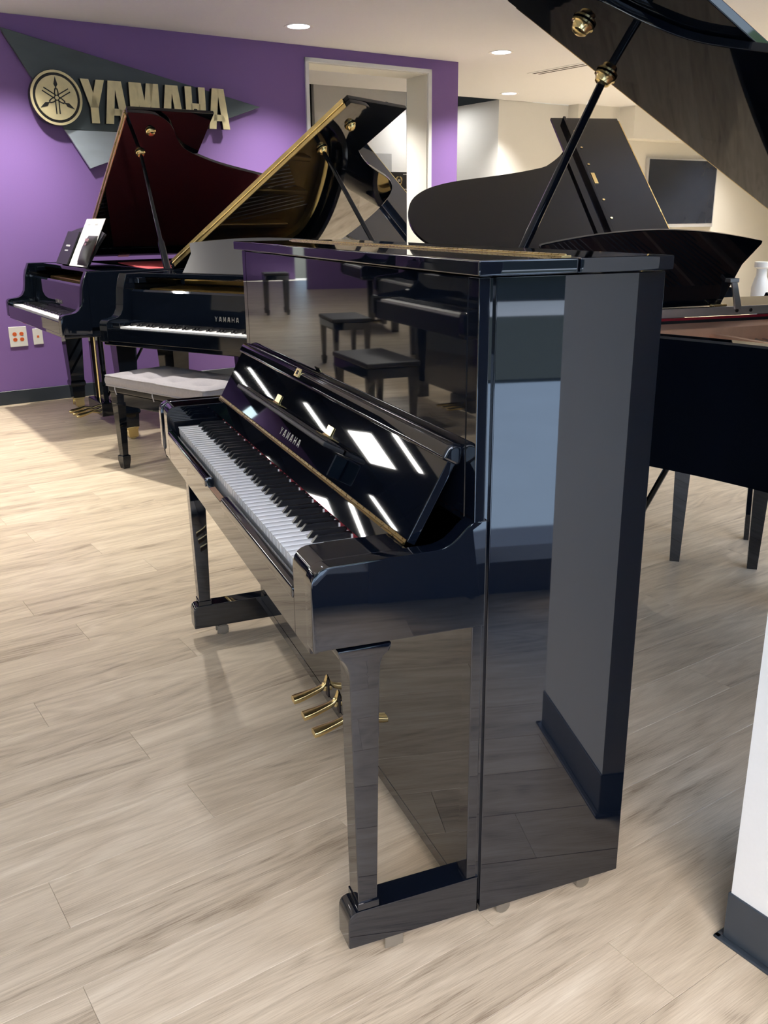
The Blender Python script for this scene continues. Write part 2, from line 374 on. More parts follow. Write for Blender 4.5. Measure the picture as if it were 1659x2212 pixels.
struct(rbuild(bb, 'baseboard_pillar', 'baseboard_vinyl'))

# ------------------------------------------------------------------ recessed ceiling lights and vent
def downlight(u, w, label, power):
    t = empty('recessed_downlight', rp(u, w, CH), TH, label, 'ceiling light', 'recessed ceiling lights')
    MB().lathe([(.082, -.001), (.105, -.004), (.107, -.0005), (.082, -.0005)]).build('trim_ring', 'trim_ring', t, 40)
    MB().lathe([(.078, -.0035), (.080, -.003), (.080, -.0006), (.078, -.0004)]).build('diffuser', 'lamp_glow', t, 40)
    if power:
        ld = bpy.data.lights.new('downlight_beam', 'SPOT'); ld.energy = power; ld.color = WARM; ld.spot_size = R(112); ld.spot_blend = 1.0; ld.shadow_soft_size = .045
        o = bpy.data.objects.new('downlight_beam', ld); COL.objects.link(o); o.parent = t; o.location = (0, 0, -.02)
    return t
LP = 150
downlight(2.725, -.634, 'round recessed ceiling light before the purple wall, left of the doorway', LP)
downlight(4.715, -.579, 'round recessed ceiling light near the right end of the purple wall', LP)
downlight(6.578, 1.394, 'small far recessed ceiling light above the white wall', LP)
for u, w, lab in ((.735, -.62, 'above the grand against the purple wall'), (.735, -2.6, 'above the grey-cushioned bench'), (4.715, -2.6, 'above the grand before the television'), (4.715, -4.6, 'above the floor right of the copper-plated grand'), (-1.25, -2.6, 'above the floor left of the cushioned bench'), (6.7, -2.6, 'right of the grand before the television'), (-1.25, -.62, 'just left of the purple wall'), (-3.2, -2.6, 'over the left aisle'), (-3.2, -.62, 'over the far left aisle'), (6.7, -.6, 'hidden behind the large raised lid'), (9.5, .4, 'added in front of the television'), (8.6, -1.2, 'added left of the television and nearer'), (11.2, -.8, 'added in the far right room, furthest right'), (8.6, .7, 'added by the corner of the far white walls'), (10.4, .9, 'added close above the television'), (5.2, 1.1, 'added unseen inside the doorway passage'), (3.75, .42, 'added unseen just inside the doorway'), (3.3, 1.55, 'added unseen deep inside the doorway, left'), (7.6, -.3, 'added before the far white wall')):  # far right room and doorway passage lights are added to brighten those walls
    downlight(u, w, 'round recessed ceiling light ' + lab, LP)
# long lit panels of the far showroom, seen as bright strips in the open fallboard; the last is added fill
for k, (u0, u1, w0, w1, lab) in enumerate(((-2.05, -1.52, 2.28, 2.42, 'short strip'), (-2.09, -1.56, 3.5, 4.72, 'broad panel'), (-2.05, -1.10, 6.40, 6.62, 'long strip'), (-1.10, -.30, 9.65, 9.85, 'strip'), (-.95, -.28, 12.05, 12.2, 'furthest strip'), (-3.55, -2.88, 6.40, 6.60, 'outer strip'), (6.2, 6.5, 2.5, 2.7, ''))):
    t = empty('ceiling_light_panel', rp((u0+u1)/2, (w0+w1)/2, CH), TH, 'white ceiling light reflected in the open fallboard as a bright ' + lab if lab else 'added hanging fill light, unseen behind the right end of the purple wall', 'ceiling light', 'panel lights of the far showroom')
    a, c = (u1-u0)/2, (w1-w0)/2
    MB().box(-a-.02, a+.02, -c-.02, c+.02, -.02, -.0005, .002).build('housing', 'trim_ring', t)
    MB().box(-a, a, -c, c, -.024, -.0195).build('diffuser', 'panel_glow', t)
    for sx in (-1, 1): MB().cyl((sx*a*.8, 0, -.001), (sx*a*.8, 0, .899), .004, n=6).build('hanger', 'mullion', t)
t = empty('ceiling_vent', rp(5.80, -.19, CH), TH, 'long thin slotted air vent in the ceiling left of the raised lid', 'vent')
MB().box(-.09, .09, -.36, .36, -.004, -.0005, .001).build('frame', 'ceiling_paint', t)
for k in (-.035, .035): MB().box(k-.012, k+.012, -.33, .33, -.006, -.003).build('slot', 'grille_dark', t)

# ------------------------------------------------------------------ letters and emblem
def letter(mb, ch, x, z, wd, h, d0, d1, st=.3, axis='y'):
    """heavy slab capitals; st = stroke as fraction of width"""
    s = wd*st
    def P(pts): mb.prism([(x+a, z+b) for a, b in pts], axis, d0, d1)
    if ch == 'Y':
        P([(0, h), (s*1.05, h), (wd/2+s*.5, h*.36), (wd/2-s*.5, h*.36)]); P([(wd-s*1.05, h), (wd, h), (wd/2+s*.5, h*.36), (wd/2-s*.5, h*.36)]); P([(wd/2-s*.5, 0), (wd/2+s*.5, 0), (wd/2+s*.5, h*.40), (wd/2-s*.5, h*.40)])
    elif ch == 'A':
        P([(0, 0), (s, 0), (wd/2+s*.12, h), (wd*.22, h)]); P([(wd-s, 0), (wd, 0), (wd*.78, h), (wd/2-s*.12, h)]); P([(wd*.22, h*.20), (wd*.78, h*.20), (wd*.72, h*.36), (wd*.28, h*.36)])
    elif ch == 'M':
        P([(0, 0), (s*.9, 0), (s*.9, h), (0, h)]); P([(wd-s*.9, 0), (wd, 0), (wd, h), (wd-s*.9, h)]); P([(s*.5, h), (s*1.25, h), (wd/2+s*.3, h*.12), (wd/2-s*.3, h*.12)]); P([(wd-s*1.25, h), (wd-s*.5, h), (wd/2+s*.3, h*.12), (wd/2-s*.3, h*.12)])
    elif ch == 'H':
        P([(0, 0), (s, 0), (s, h), (0, h)]); P([(wd-s, 0), (wd, 0), (wd, h), (wd-s, h)]); P([(s*.8, h*.40), (wd-s*.8, h*.40), (wd-s*.8, h*.60), (s*.8, h*.60)])
    return mb
sg = empty('wall_sign', rp(0, 0, 0), TH, 'dark slate kite-shaped wall sign with gold tuning-fork emblem and YAMAHA letters', 'sign')
# slate triangle and silver lower triangle
MB().prism([(.785, 2.512), (2.690, 2.122), (2.040, 1.897), (1.143, 1.897)], 'y', -.045, -.02, .002).build('slate_panel', 'sign_slate', sg)
MB().prism([(1.144, 1.895), (2.036, 1.895), (1.297, 1.641)], 'y', -.045, -.02, .002).build('silver_panel', 'sign_silver', sg)
MB().prism([(.80, 2.49), (2.66, 2.126), (1.302, 1.66)], 'y', -.02, -.002).build('backing', 'sign_edge', sg)
word = [('Y', 1.272, .170), ('A', 1.430, .172), ('M', 1.619, .222), ('A', 1.857, .172), ('H', 2.047, .161), ('A', 2.228, .172)]
for ch, x, wd_ in word:
    o = letter(MB(), ch, x, 1.943, wd_, .285, -.085, -.0805, .33).build('letter', 'sign_gold', sg); o['label'] = 'gold letter ' + ch
    letter(MB(), ch, x, 1.943, wd_, .285, -.0803, -.045, .33).build('letter_backing', 'sign_edge', o)
ecx, ecz, er = 1.098, 2.094, .178
ry = Matrix.Translation((ecx, 0, ecz)) @ Matrix.Rotation(R(90), 4, 'X')
def ring(mb, r0, r1, a, c, n=48):
    return mb.lathe([(r0, a), (r1, a), (r1, c), (r0, c), (r0, a)], ry, n, False)
MB().lathe([(er*1.0, .03), (er*1.0, .078), (er*.97, .078), (.002, .078)], ry, 48).build('emblem_disc', 'sign_edge', sg, 30)
ring(MB(), er*.90, er*.99, .079, .088).build('emblem_ring', 'sign_gold', sg, 30)
MB().lathe([(er*.80, .079), (er*.80, .086), (.002, .086)], ry, 48).build('emblem_face', 'sign_gold', sg, 30)
for k in range(3):
    a = R(90+120*k); fm = MB(); rot = Matrix.Translation((ecx, 0, ecz)) @ Matrix.Rotation(-(a-R(90)), 4, 'Y')
    q = lambda pts: fm.prism([(px*er, pz*er) for px, pz in pts], 'y', -.0895, -.0865, 0, 1, rot)
    q([(0, .76), (.075, .48), (.03, .40), (-.03, .40), (-.075, .48)]); q([(-.022, .30), (.022, .30), (.022, .42), (-.022, .42)])
    q([(-.085, .20), (-.045, .20), (-.01, .33), (-.06, .33)]); q([(.045, .20), (.085, .20), (.06, .33), (.01, .33)])
    q([(-.085, -.58), (-.045, -.58), (-.045, .21), (-.085, .21)]); q([(.045, -.58), (.085, -.58), (.085, .21), (.045, .21)])
    fm.build('tuning_fork', 'sign_edge', sg)
MB().lathe([(er*.07, .086), (er*.07, .0905), (.001, .0905)], ry, 20).build('emblem_hub', 'sign_gold', sg)

# ------------------------------------------------------------------ wall plates
t = empty('wall_outlet', rp(.655, -.0005, .486), TH, 'white wall plate with four orange sockets on the purple wall', 'outlet')
MB().box(-.062, .062, -.008, 0, -.072, .072, .003, 2).build('cover_plate', 'plate_white', t)
for sx in (-1, 1):
    for sz in (-1, 1):
        s_ = MB().prism([(sx*.024+.015*math.cos(a*math.pi/8), sz*.020+.0135*math.sin(a*math.pi/8)) for a in range(16)], 'y', -.0095, -.0075).build('socket', 'socket_orange', t)
        MB().box(sx*.024-.006, sx*.024-.004, -.0098, -.009, sz*.020-.003, sz*.020+.005).box(sx*.024+.004, sx*.024+.006, -.0098, -.009, sz*.020-.003, sz*.020+.005).build('slots', 'slot_dark', s_)
t = empty('wall_jack', rp(.793, -.0005, .477), TH, 'narrow white wall plate with one small red jack beside the sockets', 'wall plate')
MB().box(-.035, .035, -.007, 0, -.058, .058, .003, 2).build('cover_plate', 'plate_white', t)
MB().box(-.007, .007, -.0085, -.006, -.008, .008).build('jack', 'socket_orange', t)

# ------------------------------------------------------------------ television
t = empty('television', rp(10.05, 1.70, 1.57), TH, 'dark flat television with silver frame on the far white wall', 'television')
MB().box(-.74, .74, -.05, -.002, -.45, .45, .004).build('frame', 'tv_frame', t)
MB().box(-.715, .715, -.053, -.049, -.40, .43).build('screen', 'tv_screen', t)

# ------------------------------------------------------------------ the upright piano
WD = 1.49
def toe_profile(x0): return rounded([(x0, .040), (x0, .116), (-.004, .116), (-.004, .040)], [.004, .022, .001, .001])
def make_upright(loc, rz, label):
    t = empty('upright_piano', loc, rz, label, 'piano')
    D = .308; B_ = lambda mb, n, m='lacquer', p=t, sm=35: mb.build(n, m, p, sm)
    # case sides, posts, back
    for y0 in (0, WD-.045):
        B_(MB().box(0, D, y0, y0+.045, .034, 1.190, .0022, 2), 'side_panel')
        B_(MB().box(-.028, -.0085, y0+(.001 if y0 == 0 else 0), y0+(.036 if y0 == 0 else .044), .117, 1.190, .002, 2), 'front_post')
        B_(MB().box(-.012, .003, y0+.006, y0+.040, .06, 1.188), 'post_groove', 'lacquer')
    B_(MB().box(D-.03, D-.004, .045, WD-.045, .05, 1.185), 'back_frame', 'satin_black')
    B_(MB().box(0.0, D-.03, .045, WD-.045, .06, .085), 'bottom_board', 'satin_black')
    # lids
    l = B_(MB().box(-.045, .1235, -.029, WD+.029, 1.193, 1.2155, .003, 2), 'front_lid')
    B_(MB().box(.1265, .300, -.029, WD+.029, 1.193, 1.2155, .003, 2), 'rear_lid')
    hg = MB()
    y = .012
    while y < 1.478:
        hg.box(.1185, .1365, y, y+.0185, 1.2150, 1.2172, .0006)
        hg.cyl((.1265, y+.001, 1.2178), (.1265, y+.0175, 1.2178), .0021, n=6); y += .0195
    B_(hg, 'lid_hinge', 'brass')
    # panels
    B_(MB().box(-.028, -.012, .0375, WD-.0375, .80, 1.189, .0012), 'upper_panel')
    B_(MB().box(-.022, -.006, .040, WD-.040, .078, .611, .0012), 'lower_panel')
    B_(MB().box(-.022, .02, .040, WD-.040, .050, .077, .001), 'bottom_rail')
    # arms with key blocks
    prof = rounded([(-.305, .623), (-.305, .770), (-.095, .771)], [.014, .034, 0]) + [(-.081, .773), (-.068, .778), (-.056, .787), (-.046, .797), (-.037, .805), (-.025, .8095), (-.0045, .810), (-.0045, .623)]
    for y0, y1 in ((0, .034), (WD-.034, WD)): B_(MB().prism(prof, 'y', y0, y1, .0025, 2), 'arm')
    blk = rounded([(-.300, .612), (-.300, .769), (-.132, .769), (-.132, .612)], [.004, .032, .002, .002])
    for y0, y1 in ((.0345, .1145), (WD-.1145, WD-.0345)): B_(MB().prism(blk, 'y', y0, y1, .0015, 1), 'key_block')
    B_(MB().box(-.2838, -.010, .1150, WD-.1150, .614, .660, .002), 'key_bed')
    # key slip: board, two rolled rails, worn gap with a small tan sticker
    B_(MB().box(-.300, -.284, .1148, WD-.1148, .612, .684, .003, 2), 'key_slip')
    rl = rounded([(-.303, .676), (-.303, .700), (-.280, .700), (-.280, .676)], [.004, .010, .008, .002])
    for y0, y1 in ((.118, .665), (.835, WD-.118)): B_(MB().prism(rl, 'y', y0, y1, .005, 2), 'slip_rail')
    B_(MB().box(-.2995, -.286, .69, .80, .6842, .6852), 'slip_sticker', 'sticker_tan')
    # keys
    k = .0235; y_hi = .1175 + 52*k        # bass end is far
    wk = MB().box(-.0112, .0112, 0, .152, -.0035, .0, .0014, 2).box(-.0108, .0108, .0015, .152, -.021, -.003, .0008)
    # local: x across the keyboard, y into the piano
    wkm = wk.mesh('white_key', 'ivory', 35)
    bk = MB(); b = bmesh.new()
    v = [b.verts.new(c) for c in ((-.0055, 0, 0), (.0055, 0, 0), (.0055, .097, 0), (-.0055, .097, 0), (-.0045, .011, .0125), (.0045, .011, .0125), (.0045, .097, .0115), (-.0045, .097, .0115))]
    for q in ((3, 2, 1, 0), (4, 5, 6, 7), (0, 1, 5, 4), (1, 2, 6, 5), (2, 3, 7, 6), (3, 0, 4, 7)): b.faces.new([v[i] for i in q])
    bmesh.ops.bevel(b, geom=b.edges[:], offset=.0009, segments=2, affect='EDGES'); bk._add(b)
    bkm = bk.mesh('black_key', 'ebony', 35)
    XK, ZK = -.2755, .718
    names = 'ABCDEFG'
    for n in range(52):
        o = bpy.data.objects.new('white_key', wkm); COL.objects.link(o); o.parent = t
        o.location = (XK, y_hi-(n+.5)*k, ZK); o.rotation_euler = (0, 0, R(-90))
        if n < 51 and names[n % 7] not in 'BE':
            o = bpy.data.objects.new('black_key', bkm); COL.objects.link(o); o.parent = t
            sh = {'C': .002, 'D': -.002, 'F': .003, 'G': 0, 'A': -.003}[names[n % 7]]
            o.location = (XK+.052, y_hi-(n+1)*k+sh, ZK); o.rotation_euler = (0, 0, R(-90))
    B_(MB().box(XK+.004, XK+.03, y_hi-52*k, y_hi, .664, .697), 'key_lower_fronts', 'key_wood')
    B_(MB().box(-.1465, -.1435, y_hi-52*k, y_hi, .7185, .7330), 'key_felt', 'red_felt')
    # tabs behind the keys
    tb = MB()
    for n in range(52): tb.box(-.1500, -.1468, y_hi-(n+.56)*k, y_hi-(n+.40)*k, .7185, .7270)
    B_(tb, 'key_tabs', 'ivory')['kind'] = 'stuff'
    # nameboard strip under the fallboard hinge
    a = R(29.3); hx, hz = -.128, .772
    nb = [(-.1535, .7365), (-.1295, .7690), (-.117, .769), (-.138, .7340)]
    B_(MB().prism(nb, 'y', .1148, WD-.1148, .001), 'name_strip')
    fb = MB().box(0, .016, .046, WD-.046, .003, .150, .0015, 2, None)
    f_ = fb.build('fallboard', 'lacquer', t, 35, (hx, 0, hz), (0, a, 0))
    lip = rounded([(-.010, .148), (-.010, .176), (.018, .186), (.026, .150), (.016, .148)], [.006, .012, .014, .006, 0])
    MB().prism(lip, 'y', .046, WD-.046, .006, 3).build('fallboard_lip', 'lacquer', f_, 40)
    hs = MB().box(-.0025, -.0005, .048, WD-.048, -.0045, .0060, .0006)
    y = .06
    while y < 1.44:
        hs.cyl((-.0022, y, .0035), (-.0036, y, .0035), .0016, n=8); y += .030
    hs.cyl((-.0025, .048, -.002), (-.0025, WD-.048, -.002), .0024, n=8)
    hs.build('fallboard_hinge', 'brass_aged', f_, 40)
    la = MB().box(-.0125, -.009, .852, .888, .158, .180, .001).build('lock_plate', 'brass', f_)
    MB().box(-.0128, -.0123, .863, .877, .164, .174).build('keyhole', 'slot_dark', la)
    # music ledge hinged on the fallboard
    ml = MB().box(-.050, -.001, .43, 1.16, .062, .073, .003, 2)
    for q in range(4): ml.box(-.046+q*.010, -.041+q*.010, .432, 1.158, .073, .0755, .001)
    ml_ = ml.build('music_ledge', 'satin_black', f_, 35)
    for yy in (.55, .945):
        MB().box(-.022, -.0005, yy-.018, yy+.018, .0755, .0775, .0006).box(-.0025, -.0005, yy-.018, yy+.018, .0775, .100, .0006).cyl((-.003, yy-.018, .0775), (-.003, yy+.018, .0775), .003, n=8).build('ledge_hinge', 'brass', ml_)
    MB().box(-.030, -.001, .395, .405, .015, .060, .002).build('ledge_stay', 'lacquer', f_)
    lt = MB()
    for n, ch in enumerate('YAMAHA'): letter(lt, ch, -(.832-n*.0280), .020, .015, .017, -.0006, .0004, .16, 'y')
    lo = lt.build('nameplate_letters', 'letter_inlay', f_, None, (-.0002, 0, 0), (0, 0, R(-90)))
    # legs, toes, casters
    for y0, y1 in ((0, .054), (WD-.054, WD)):
        B_(MB().prism(toe_profile(-.259), 'y', y0, y1, .0025, 2), 'toe_block')
        lp = [(-.263, .6228), (-.2628, .6175)] + spline([(-.261, .609), (-.252, .600), (-.246, .585), (-.2445, .565)], 4) + [(-.238, .117), (-.203, .117)] + spline([(-.193, .565), (-.1915, .585), (-.187, .600), (-.176, .609)], 4) + [(-.172, .6175), (-.172, .6228)]
        B_(MB().prism(lp, 'y', y0+.004, y1-.004, .002, 2), 'leg')
        B_(MB().box(-.240, -.200, y0+.001, y1-.001, .1165, .131, .001), 'leg_foot')
        yc = (y0+y1)/2
        c = B_(MB().cyl((-.172, yc, .041), (-.172, yc, .026), .012).box(-.186, -.150, yc-.0155, yc-.0125, .006, .032, .001).box(-.186, -.150, yc+.0125, yc+.0155, .006, .032, .001).box(-.184, -.160, yc-.015, yc+.015, .027, .032), 'caster', 'caster_metal')
        MB().cyl((-.165, yc-.011, .0172), (-.165, yc+.011, .0172), .0170, n=18).build('caster_wheel', 'caster_metal', c, 40)
        for xx in (.06, .24):
            c = B_(MB().box(xx-.012, xx+.012, yc-.018, yc+.018, .026, .036), 'rear_caster', 'brass_dull')
            MB().cyl((xx, yc-.012, .0152), (xx, yc+.012, .0152), .0150, n=14).build('caster_wheel', 'caster_metal', c, 40)
    # pedals
    for yy in (.820, .731, .645):
        pd = MB(); b = bmesh.new(); rings = []
        for px, pz, pw_, ph in ((-.1190, .0800, .010, .004), (-.1175, .0800, .0125, .0065), (-.106, .0815, .0130, .0070), (-.088, .0850, .0115, .0068), (-.066, .0905, .0090, .0062), (-.048, .0955, .0075, .0058), (-.036, .1010, .0070, .0056), (-.029, .1100, .0068, .0045), (-.0255, .1230, .0062, .0036), (-.0235, .1300, .0045, .0025)):
            rings.append([b.verts.new((px, yy+1.25*pw_*math.copysign(abs(math.cos(q*math.pi/8))**.6, math.cos(q*math.pi/8)), pz+1.3*ph*math.copysign(abs(math.sin(q*math.pi/8))**.6, math.sin(q*math.pi/8)))) for q in range(16)])
        for ra, rc in zip(rings, rings[1:]):
            for q in range(16): b.faces.new((ra[q], ra[(q+1) % 16], rc[(q+1) % 16], rc[q]))
        b.faces.new(rings[0][::-1]); b.faces.new(rings[-1]); bmesh.ops.recalc_face_normals(b, faces=b.faces[:]); pd._add(b)
        pd.box(-.034, -.020, yy-.005, yy+.005, .088, .102, .002)
        B_(pd, 'pedal', 'brass', t, 50)
        B_(MB().box(-.0245, -.021, yy-.011, yy+.011, .072, .122, .001), 'pedal_slot', 'slot_dark')
    return t
make_upright((0, 0, 0), 0, 'glossy black upright piano with open keyboard, filling the foreground')

# ------------------------------------------------------------------ grand pianos (local: X to the treble, Y from keyboard to tail)
YR, Y0, FL, HW = .17, .57, .54, .745
SIDE = [(.745, YR), (.745, .45), (.745, .70), (.715, .79), (.645, .865), (.545, .92), (.455, .99), (.392, 1.09), (.330, 1.22), (.285, 1.34), (.245, 1.47), (.20, 1.62), (.15, 1.74), (.07, 1.85), (-.06, 1.935), (-.25, 1.975), (-.45, 1.965), (-.62, 1.89), (-.715, 1.75), (-.745, 1.58), (-.745, 1.0), (-.745, YR)]
OUT0 = spline(SIDE, 4)
def inset(path, d):
    res = []; n = len(path)
    for i in range(n):
        p0 = Vector(path[max(i-1, 0)]); p1 = Vector(path[min(i+1, n-1)]); t = (p1-p0).normalized(); res.append((path[i][0]-t.y*d, path[i][1]+t.x*d))
    return res
def make_leg(t, x, y, ztop):
    pr = MB(); b = bmesh.new(); rings = []
    for z, h in ((ztop, .075), (ztop-.06, .075), (ztop-.09, .062), (.20, .046), (.185, .052), (.165, .052), (.155, .044), (.075, .040)):
        rings.append([b.verts.new((x+sx*h, y+sy*h, z)) for sx, sy in ((-1, -1), (1, -1), (1, 1), (-1, 1))])
    for a, c in zip(rings, rings[1:]):
        for i in range(4): b.faces.new((a[i], c[i], c[(i+1) % 4], a[(i+1) % 4]))
    b.faces.new(rings[0]); b.faces.new(rings[-1][::-1]); bmesh.ops.recalc_face_normals(b, faces=b.faces[:])
    o = pr._add(b).build('leg', 'lacquer_grand', t)
    c = MB().box(x-.043, x+.043, y-.036, y+.036, .062, .076, .002).box(x-.043, x-.036, y-.03, y+.03, .014, .064, .001).box(x+.036, x+.043, y-.03, y+.03, .014, .064, .001).build('caster', 'brass', o)
    MB().cyl((x-.034, y, .0275), (x-.002, y, .0275), .027, n=18).cyl((x+.002, y, .0275), (x+.034, y, .0275), .027, n=18).build('caster_roller', 'brass_dull', c, 40)
def make_grand(name, loc, rz, label, al, zh=1.03, Y0=Y0, FL=FL, ky=1.0, nf=1.0, legy=.38, lyx=0.0, dy=.40, lean=16, dsc=(1, 1, 1), plate='gold_plate', knob=(1.15, .15), desk=True, stick=True, crimson=False, detail=True, ymin=None):
    t = empty(name, loc, rz, label, 'piano', 'grand pianos')
    def warp(p):
        g = 1+(nf-1)*max(0, min(1, (p[1]-.75)/.35)); return (-HW+(p[0]+HW)*g, p[1] if p[1] < .7 else .7+(p[1]-.7)*ky)
    OUT = [warp(p) for p in OUT0]
    Bd = lambda mb, n, m='lacquer_grand', p=t, sm=35: mb.build(n, m, p, sm)
    Bd(MB().sweep(OUT, [(0, .70), (0, 1.005), (.005, 1.010), (.047, 1.010), (.052, 1.005), (.052, .70)]), 'rim', sm=30)
    inn = inset(OUT, .0525)
    ins = [p for p in inn if p[1] > .20]
    Bd(MB().prism(ins, 'z', .80, .815), 'soundboard', 'soundboard')
    if crimson is True:
        Bd(MB().prism([p for p in inset(OUT, .056) if p[1] > .575], 'z', .990, .996), 'string_cover', 'crimson_cloth')
    if crimson == 'C': Bd(MB().box(-.69, .69, .5525, .560, .974, .981), 'felt_strip', 'red_felt'); Bd(MB().box(-.69, .69, .5525, .559, .958, .9738), 'shelf_gap_filler', 'satin_black')  # dark filler added to close a bright gap under the shelf
    # iron plate: webbed slab with ribs
    pl = MB().prism([p for p in inset(OUT, .075) if p[1] > .56] , 'z', .868, .880)
    pl.box(-.665, .665, .30, .60, .872, .925, .006).box(-.665, .665, .575, .605, .92, .955, .004)
    for x, y1 in ((-.52, 1.60), (-.30, 1.70), (-.08, 1.62), (.12, 1.36), (.30, 1.00), (.50, .84)):
        pl.box(x-.016, x+.016, .58, y1, .880, .950, .006)
    path = inset(OUT, .085); path = [p for p in path if p[1] > .62]
    pl.sweep(path, [(0, .878), (0, .915), (.012, .925), (.040, .915), (.045, .878)])
    Bd(pl, 'iron_plate', plate)
    if crimson == 'C': pl2 = Bd(MB().box(-.672, .672, .575, .70, .872, .968, .008, 2).box(-.672, .672, .70, .80, .872, .905, .004), 'plate_flange', plate)
    st = MB()
    for i in range(46):
        f = i/45; x0 = -.60+1.18*f; y1 = 1.80-.95*f**.8; x1 = x0+.25*(1-f)-.04
        st.tube([(x0, .45, .934), (x1 if x1 < .5 else .5, y1, .905)], .0016 if f > .3 else .003, 3)
    Bd(st, 'strings', 'string_steel')['kind'] = 'stuff'
    dm = MB()
    for i in range(40 if crimson != 'C' else 1): dm.box(-.58+i*.0285, -.565+i*.0285, .66, .70, .932, .962)
    Bd(dm, 'dampers', 'satin_black')['kind'] = 'stuff'
    # cheeks
    prof = rounded([(0, .655), (0, .775), (.060, .782)], [.015, .028, 0]) + [(.085, .787), (.105, .800), (.122, .828), (.130, .870), (.136, .920), (.146, .960), (.158, .985), (.1695, 1.0098), (.1695, .655)]
    for x0 in (-HW, HW-.058): Bd(MB().prism(prof, 'x', x0, x0+.058, .003, 2), 'cheek')
    for s in (-1, 1): Bd(MB().box(s*.650-.037, s*.650+.037, .022, .170, .70, .766, .004, 2), 'key_block')
    Bd(MB().box(-HW+.01, HW-.01, .012, .62, .645, .700, .004), 'key_bed')
    Bd(MB().box(-HW+.06, HW-.06, .001, .021, .668, .738, .004, 2), 'key_slip')
    wk = MB(); bk = MB(); k = .0235; x0 = -26*k
    for n in range(52):
        wk.box(x0+n*k+.0004, x0+(n+1)*k-.0004, .023, .172, .722, .7455, .0008)
        if n < 51 and 'ABCDEFG'[n % 7] not in 'BE':
            bk.prism([(.075, .7455), (.086, .758), (.171, .757), (.171, .7455)], 'x', x0+(n+1)*k-.0055, x0+(n+1)*k+.0055)
    Bd(wk, 'white_keys', 'ivory')['kind'] = 'stuff'; Bd(bk, 'black_keys', 'ebony')['kind'] = 'stuff'
    fbp = [(.176, .735), (.190, .915), (.205, .925), (.215, .915), (.205, .735)]
    f_ = Bd(MB().prism(fbp, 'x', -HW+.06, HW-.06, .002), 'fallboard')
    lt = MB()
    for n, ch in enumerate('YAMAHA'): letter(lt, ch, -.082+n*.0285, 0, .018, .024, -.0008, .0004, .2, 'y')
    lt.build('nameplate_letters', 'letter_inlay', f_, None, (0, .1792, .785), (R(-4.4), 0, 0))
    # music shelf and desk
    Bd(MB().box(-.690, .690, .27, .545, .985, 1.008, .003), 'music_shelf')
    for s in (-1, 1): Bd(MB().box(s*.672-.016, s*.672+.016, .22, .56, .955, .985, .003), 'shelf_rail', 'lacquer_grand')
    if detail: Bd(MB().box(-.692, .692, .546, .552, .982, 1.0085, .001), 'shelf_edge', 'steel' if crimson == 'C' else 'lacquer_grand')
    if desk:
        top = [(-.30, .005), (-.315, .05)] + spline([(-.345, .13), (-.385, .175), (-.40, .196), (-.375, .205), (-.2, .228), (0, .238), (.2, .228), (.375, .205), (.40, .196), (.385, .175), (.345, .13)], 4) + [(.315, .05), (.30, .005)]
        mm = MB().prism(top, 'y', 0, .016, .002)
        d = mm.build('music_desk', 'lacquer_grand' if crimson == 'C' else 'satin_black', t, 35, (0 if crimson != 'C' else .045, dy, 1.0085), (R(-lean), 0, 0))
        d.scale = dsc
        if crimson == 'C':
            Bd(MB().box(-.235, -.190, .520, .545, 1.0082, 1.0150, .001), 'desk_hinge', 'brass')
            Bd(MB().prism([(-.280, 1.0), (-.255, 1.0), (-.232, 1.085), (-.252, 1.085)], 'y', .553, .560, .001).box(-.258, -.226, .530, .562, 1.080, 1.092, .001), 'desk_stay', 'steel')
            for bx in (-.267, -.318): Bd(MB().cyl((bx, .552, .995), (bx, .5545, .995), .0055, n=12), 'rail_bolt', 'slot_dark')
    # lid: everything below is in the frame of the bass-side hinge
    def lb(mb, n, m='lacquer_grand', p=None, sm=35): return mb.build(n, m, p or t, sm, *(((-HW, 0, zh), (0, -al, 0)) if p is None else (None, None)))
    lo = [(x+HW, y) for x, y in OUT if y >= Y0] 
    lo = [(2*HW, Y0)] + lo + [(0, Y0)]
    lm = lb(MB().prism(lo, 'z', 0, .021, .003, 2), 'lid', 'lacquer' if crimson is True else 'lacquer_grand')
    fl = lb(MB().prism([(0.0, Y0+.004), (2*HW, Y0+.004), (2*HW, Y0+FL), (0, Y0+FL)], 'z', .024, .045, .003, 2), 'lid_flap')
    lb(MB().box(.04, 2*HW-.04, Y0+FL-.100, Y0+FL-.078, .045, .088, .003), 'flap_lip', 'lacquer_grand', fl)
    for n in range(7): lb(MB().lathe([(.010, .0), (.010, .004), (.007, .006)], Matrix.Translation((.12+n*.2, Y0+FL-.150, .0448)), 10), 'flap_button', 'brass', fl)
    hs = MB().box(.03, 2*HW-.03, Y0-.0045, Y0+.0035, .001, .046, .001).cyl((.03, Y0-.0065, .0235), (2*HW-.03, Y0-.0065, .0235), .005, n=8)
    lb(hs, 'lid_hinge', 'brass_dull' if crimson is True else 'brass', lm)
    for yy in (.85, 1.5): lb(MB().box(-.004, .05, yy-.04, yy+.04, -.003, -.0005), 'side_hinge', 'brass', lm)
    for (lx, ly) in (knob and [(knob[0], Y0+knob[1]), (1.345, Y0+.17)]):
        cup = [(.010, -.030), (.020, -.024), (.024, -.012), (.030, -.008), (.030, -.003), (.020, -.0004), (.004, -.0004)]
        lb(MB().lathe(cup, Matrix.Translation((lx, ly, 0)), 18), 'prop_cup', 'brass', lm, 40)
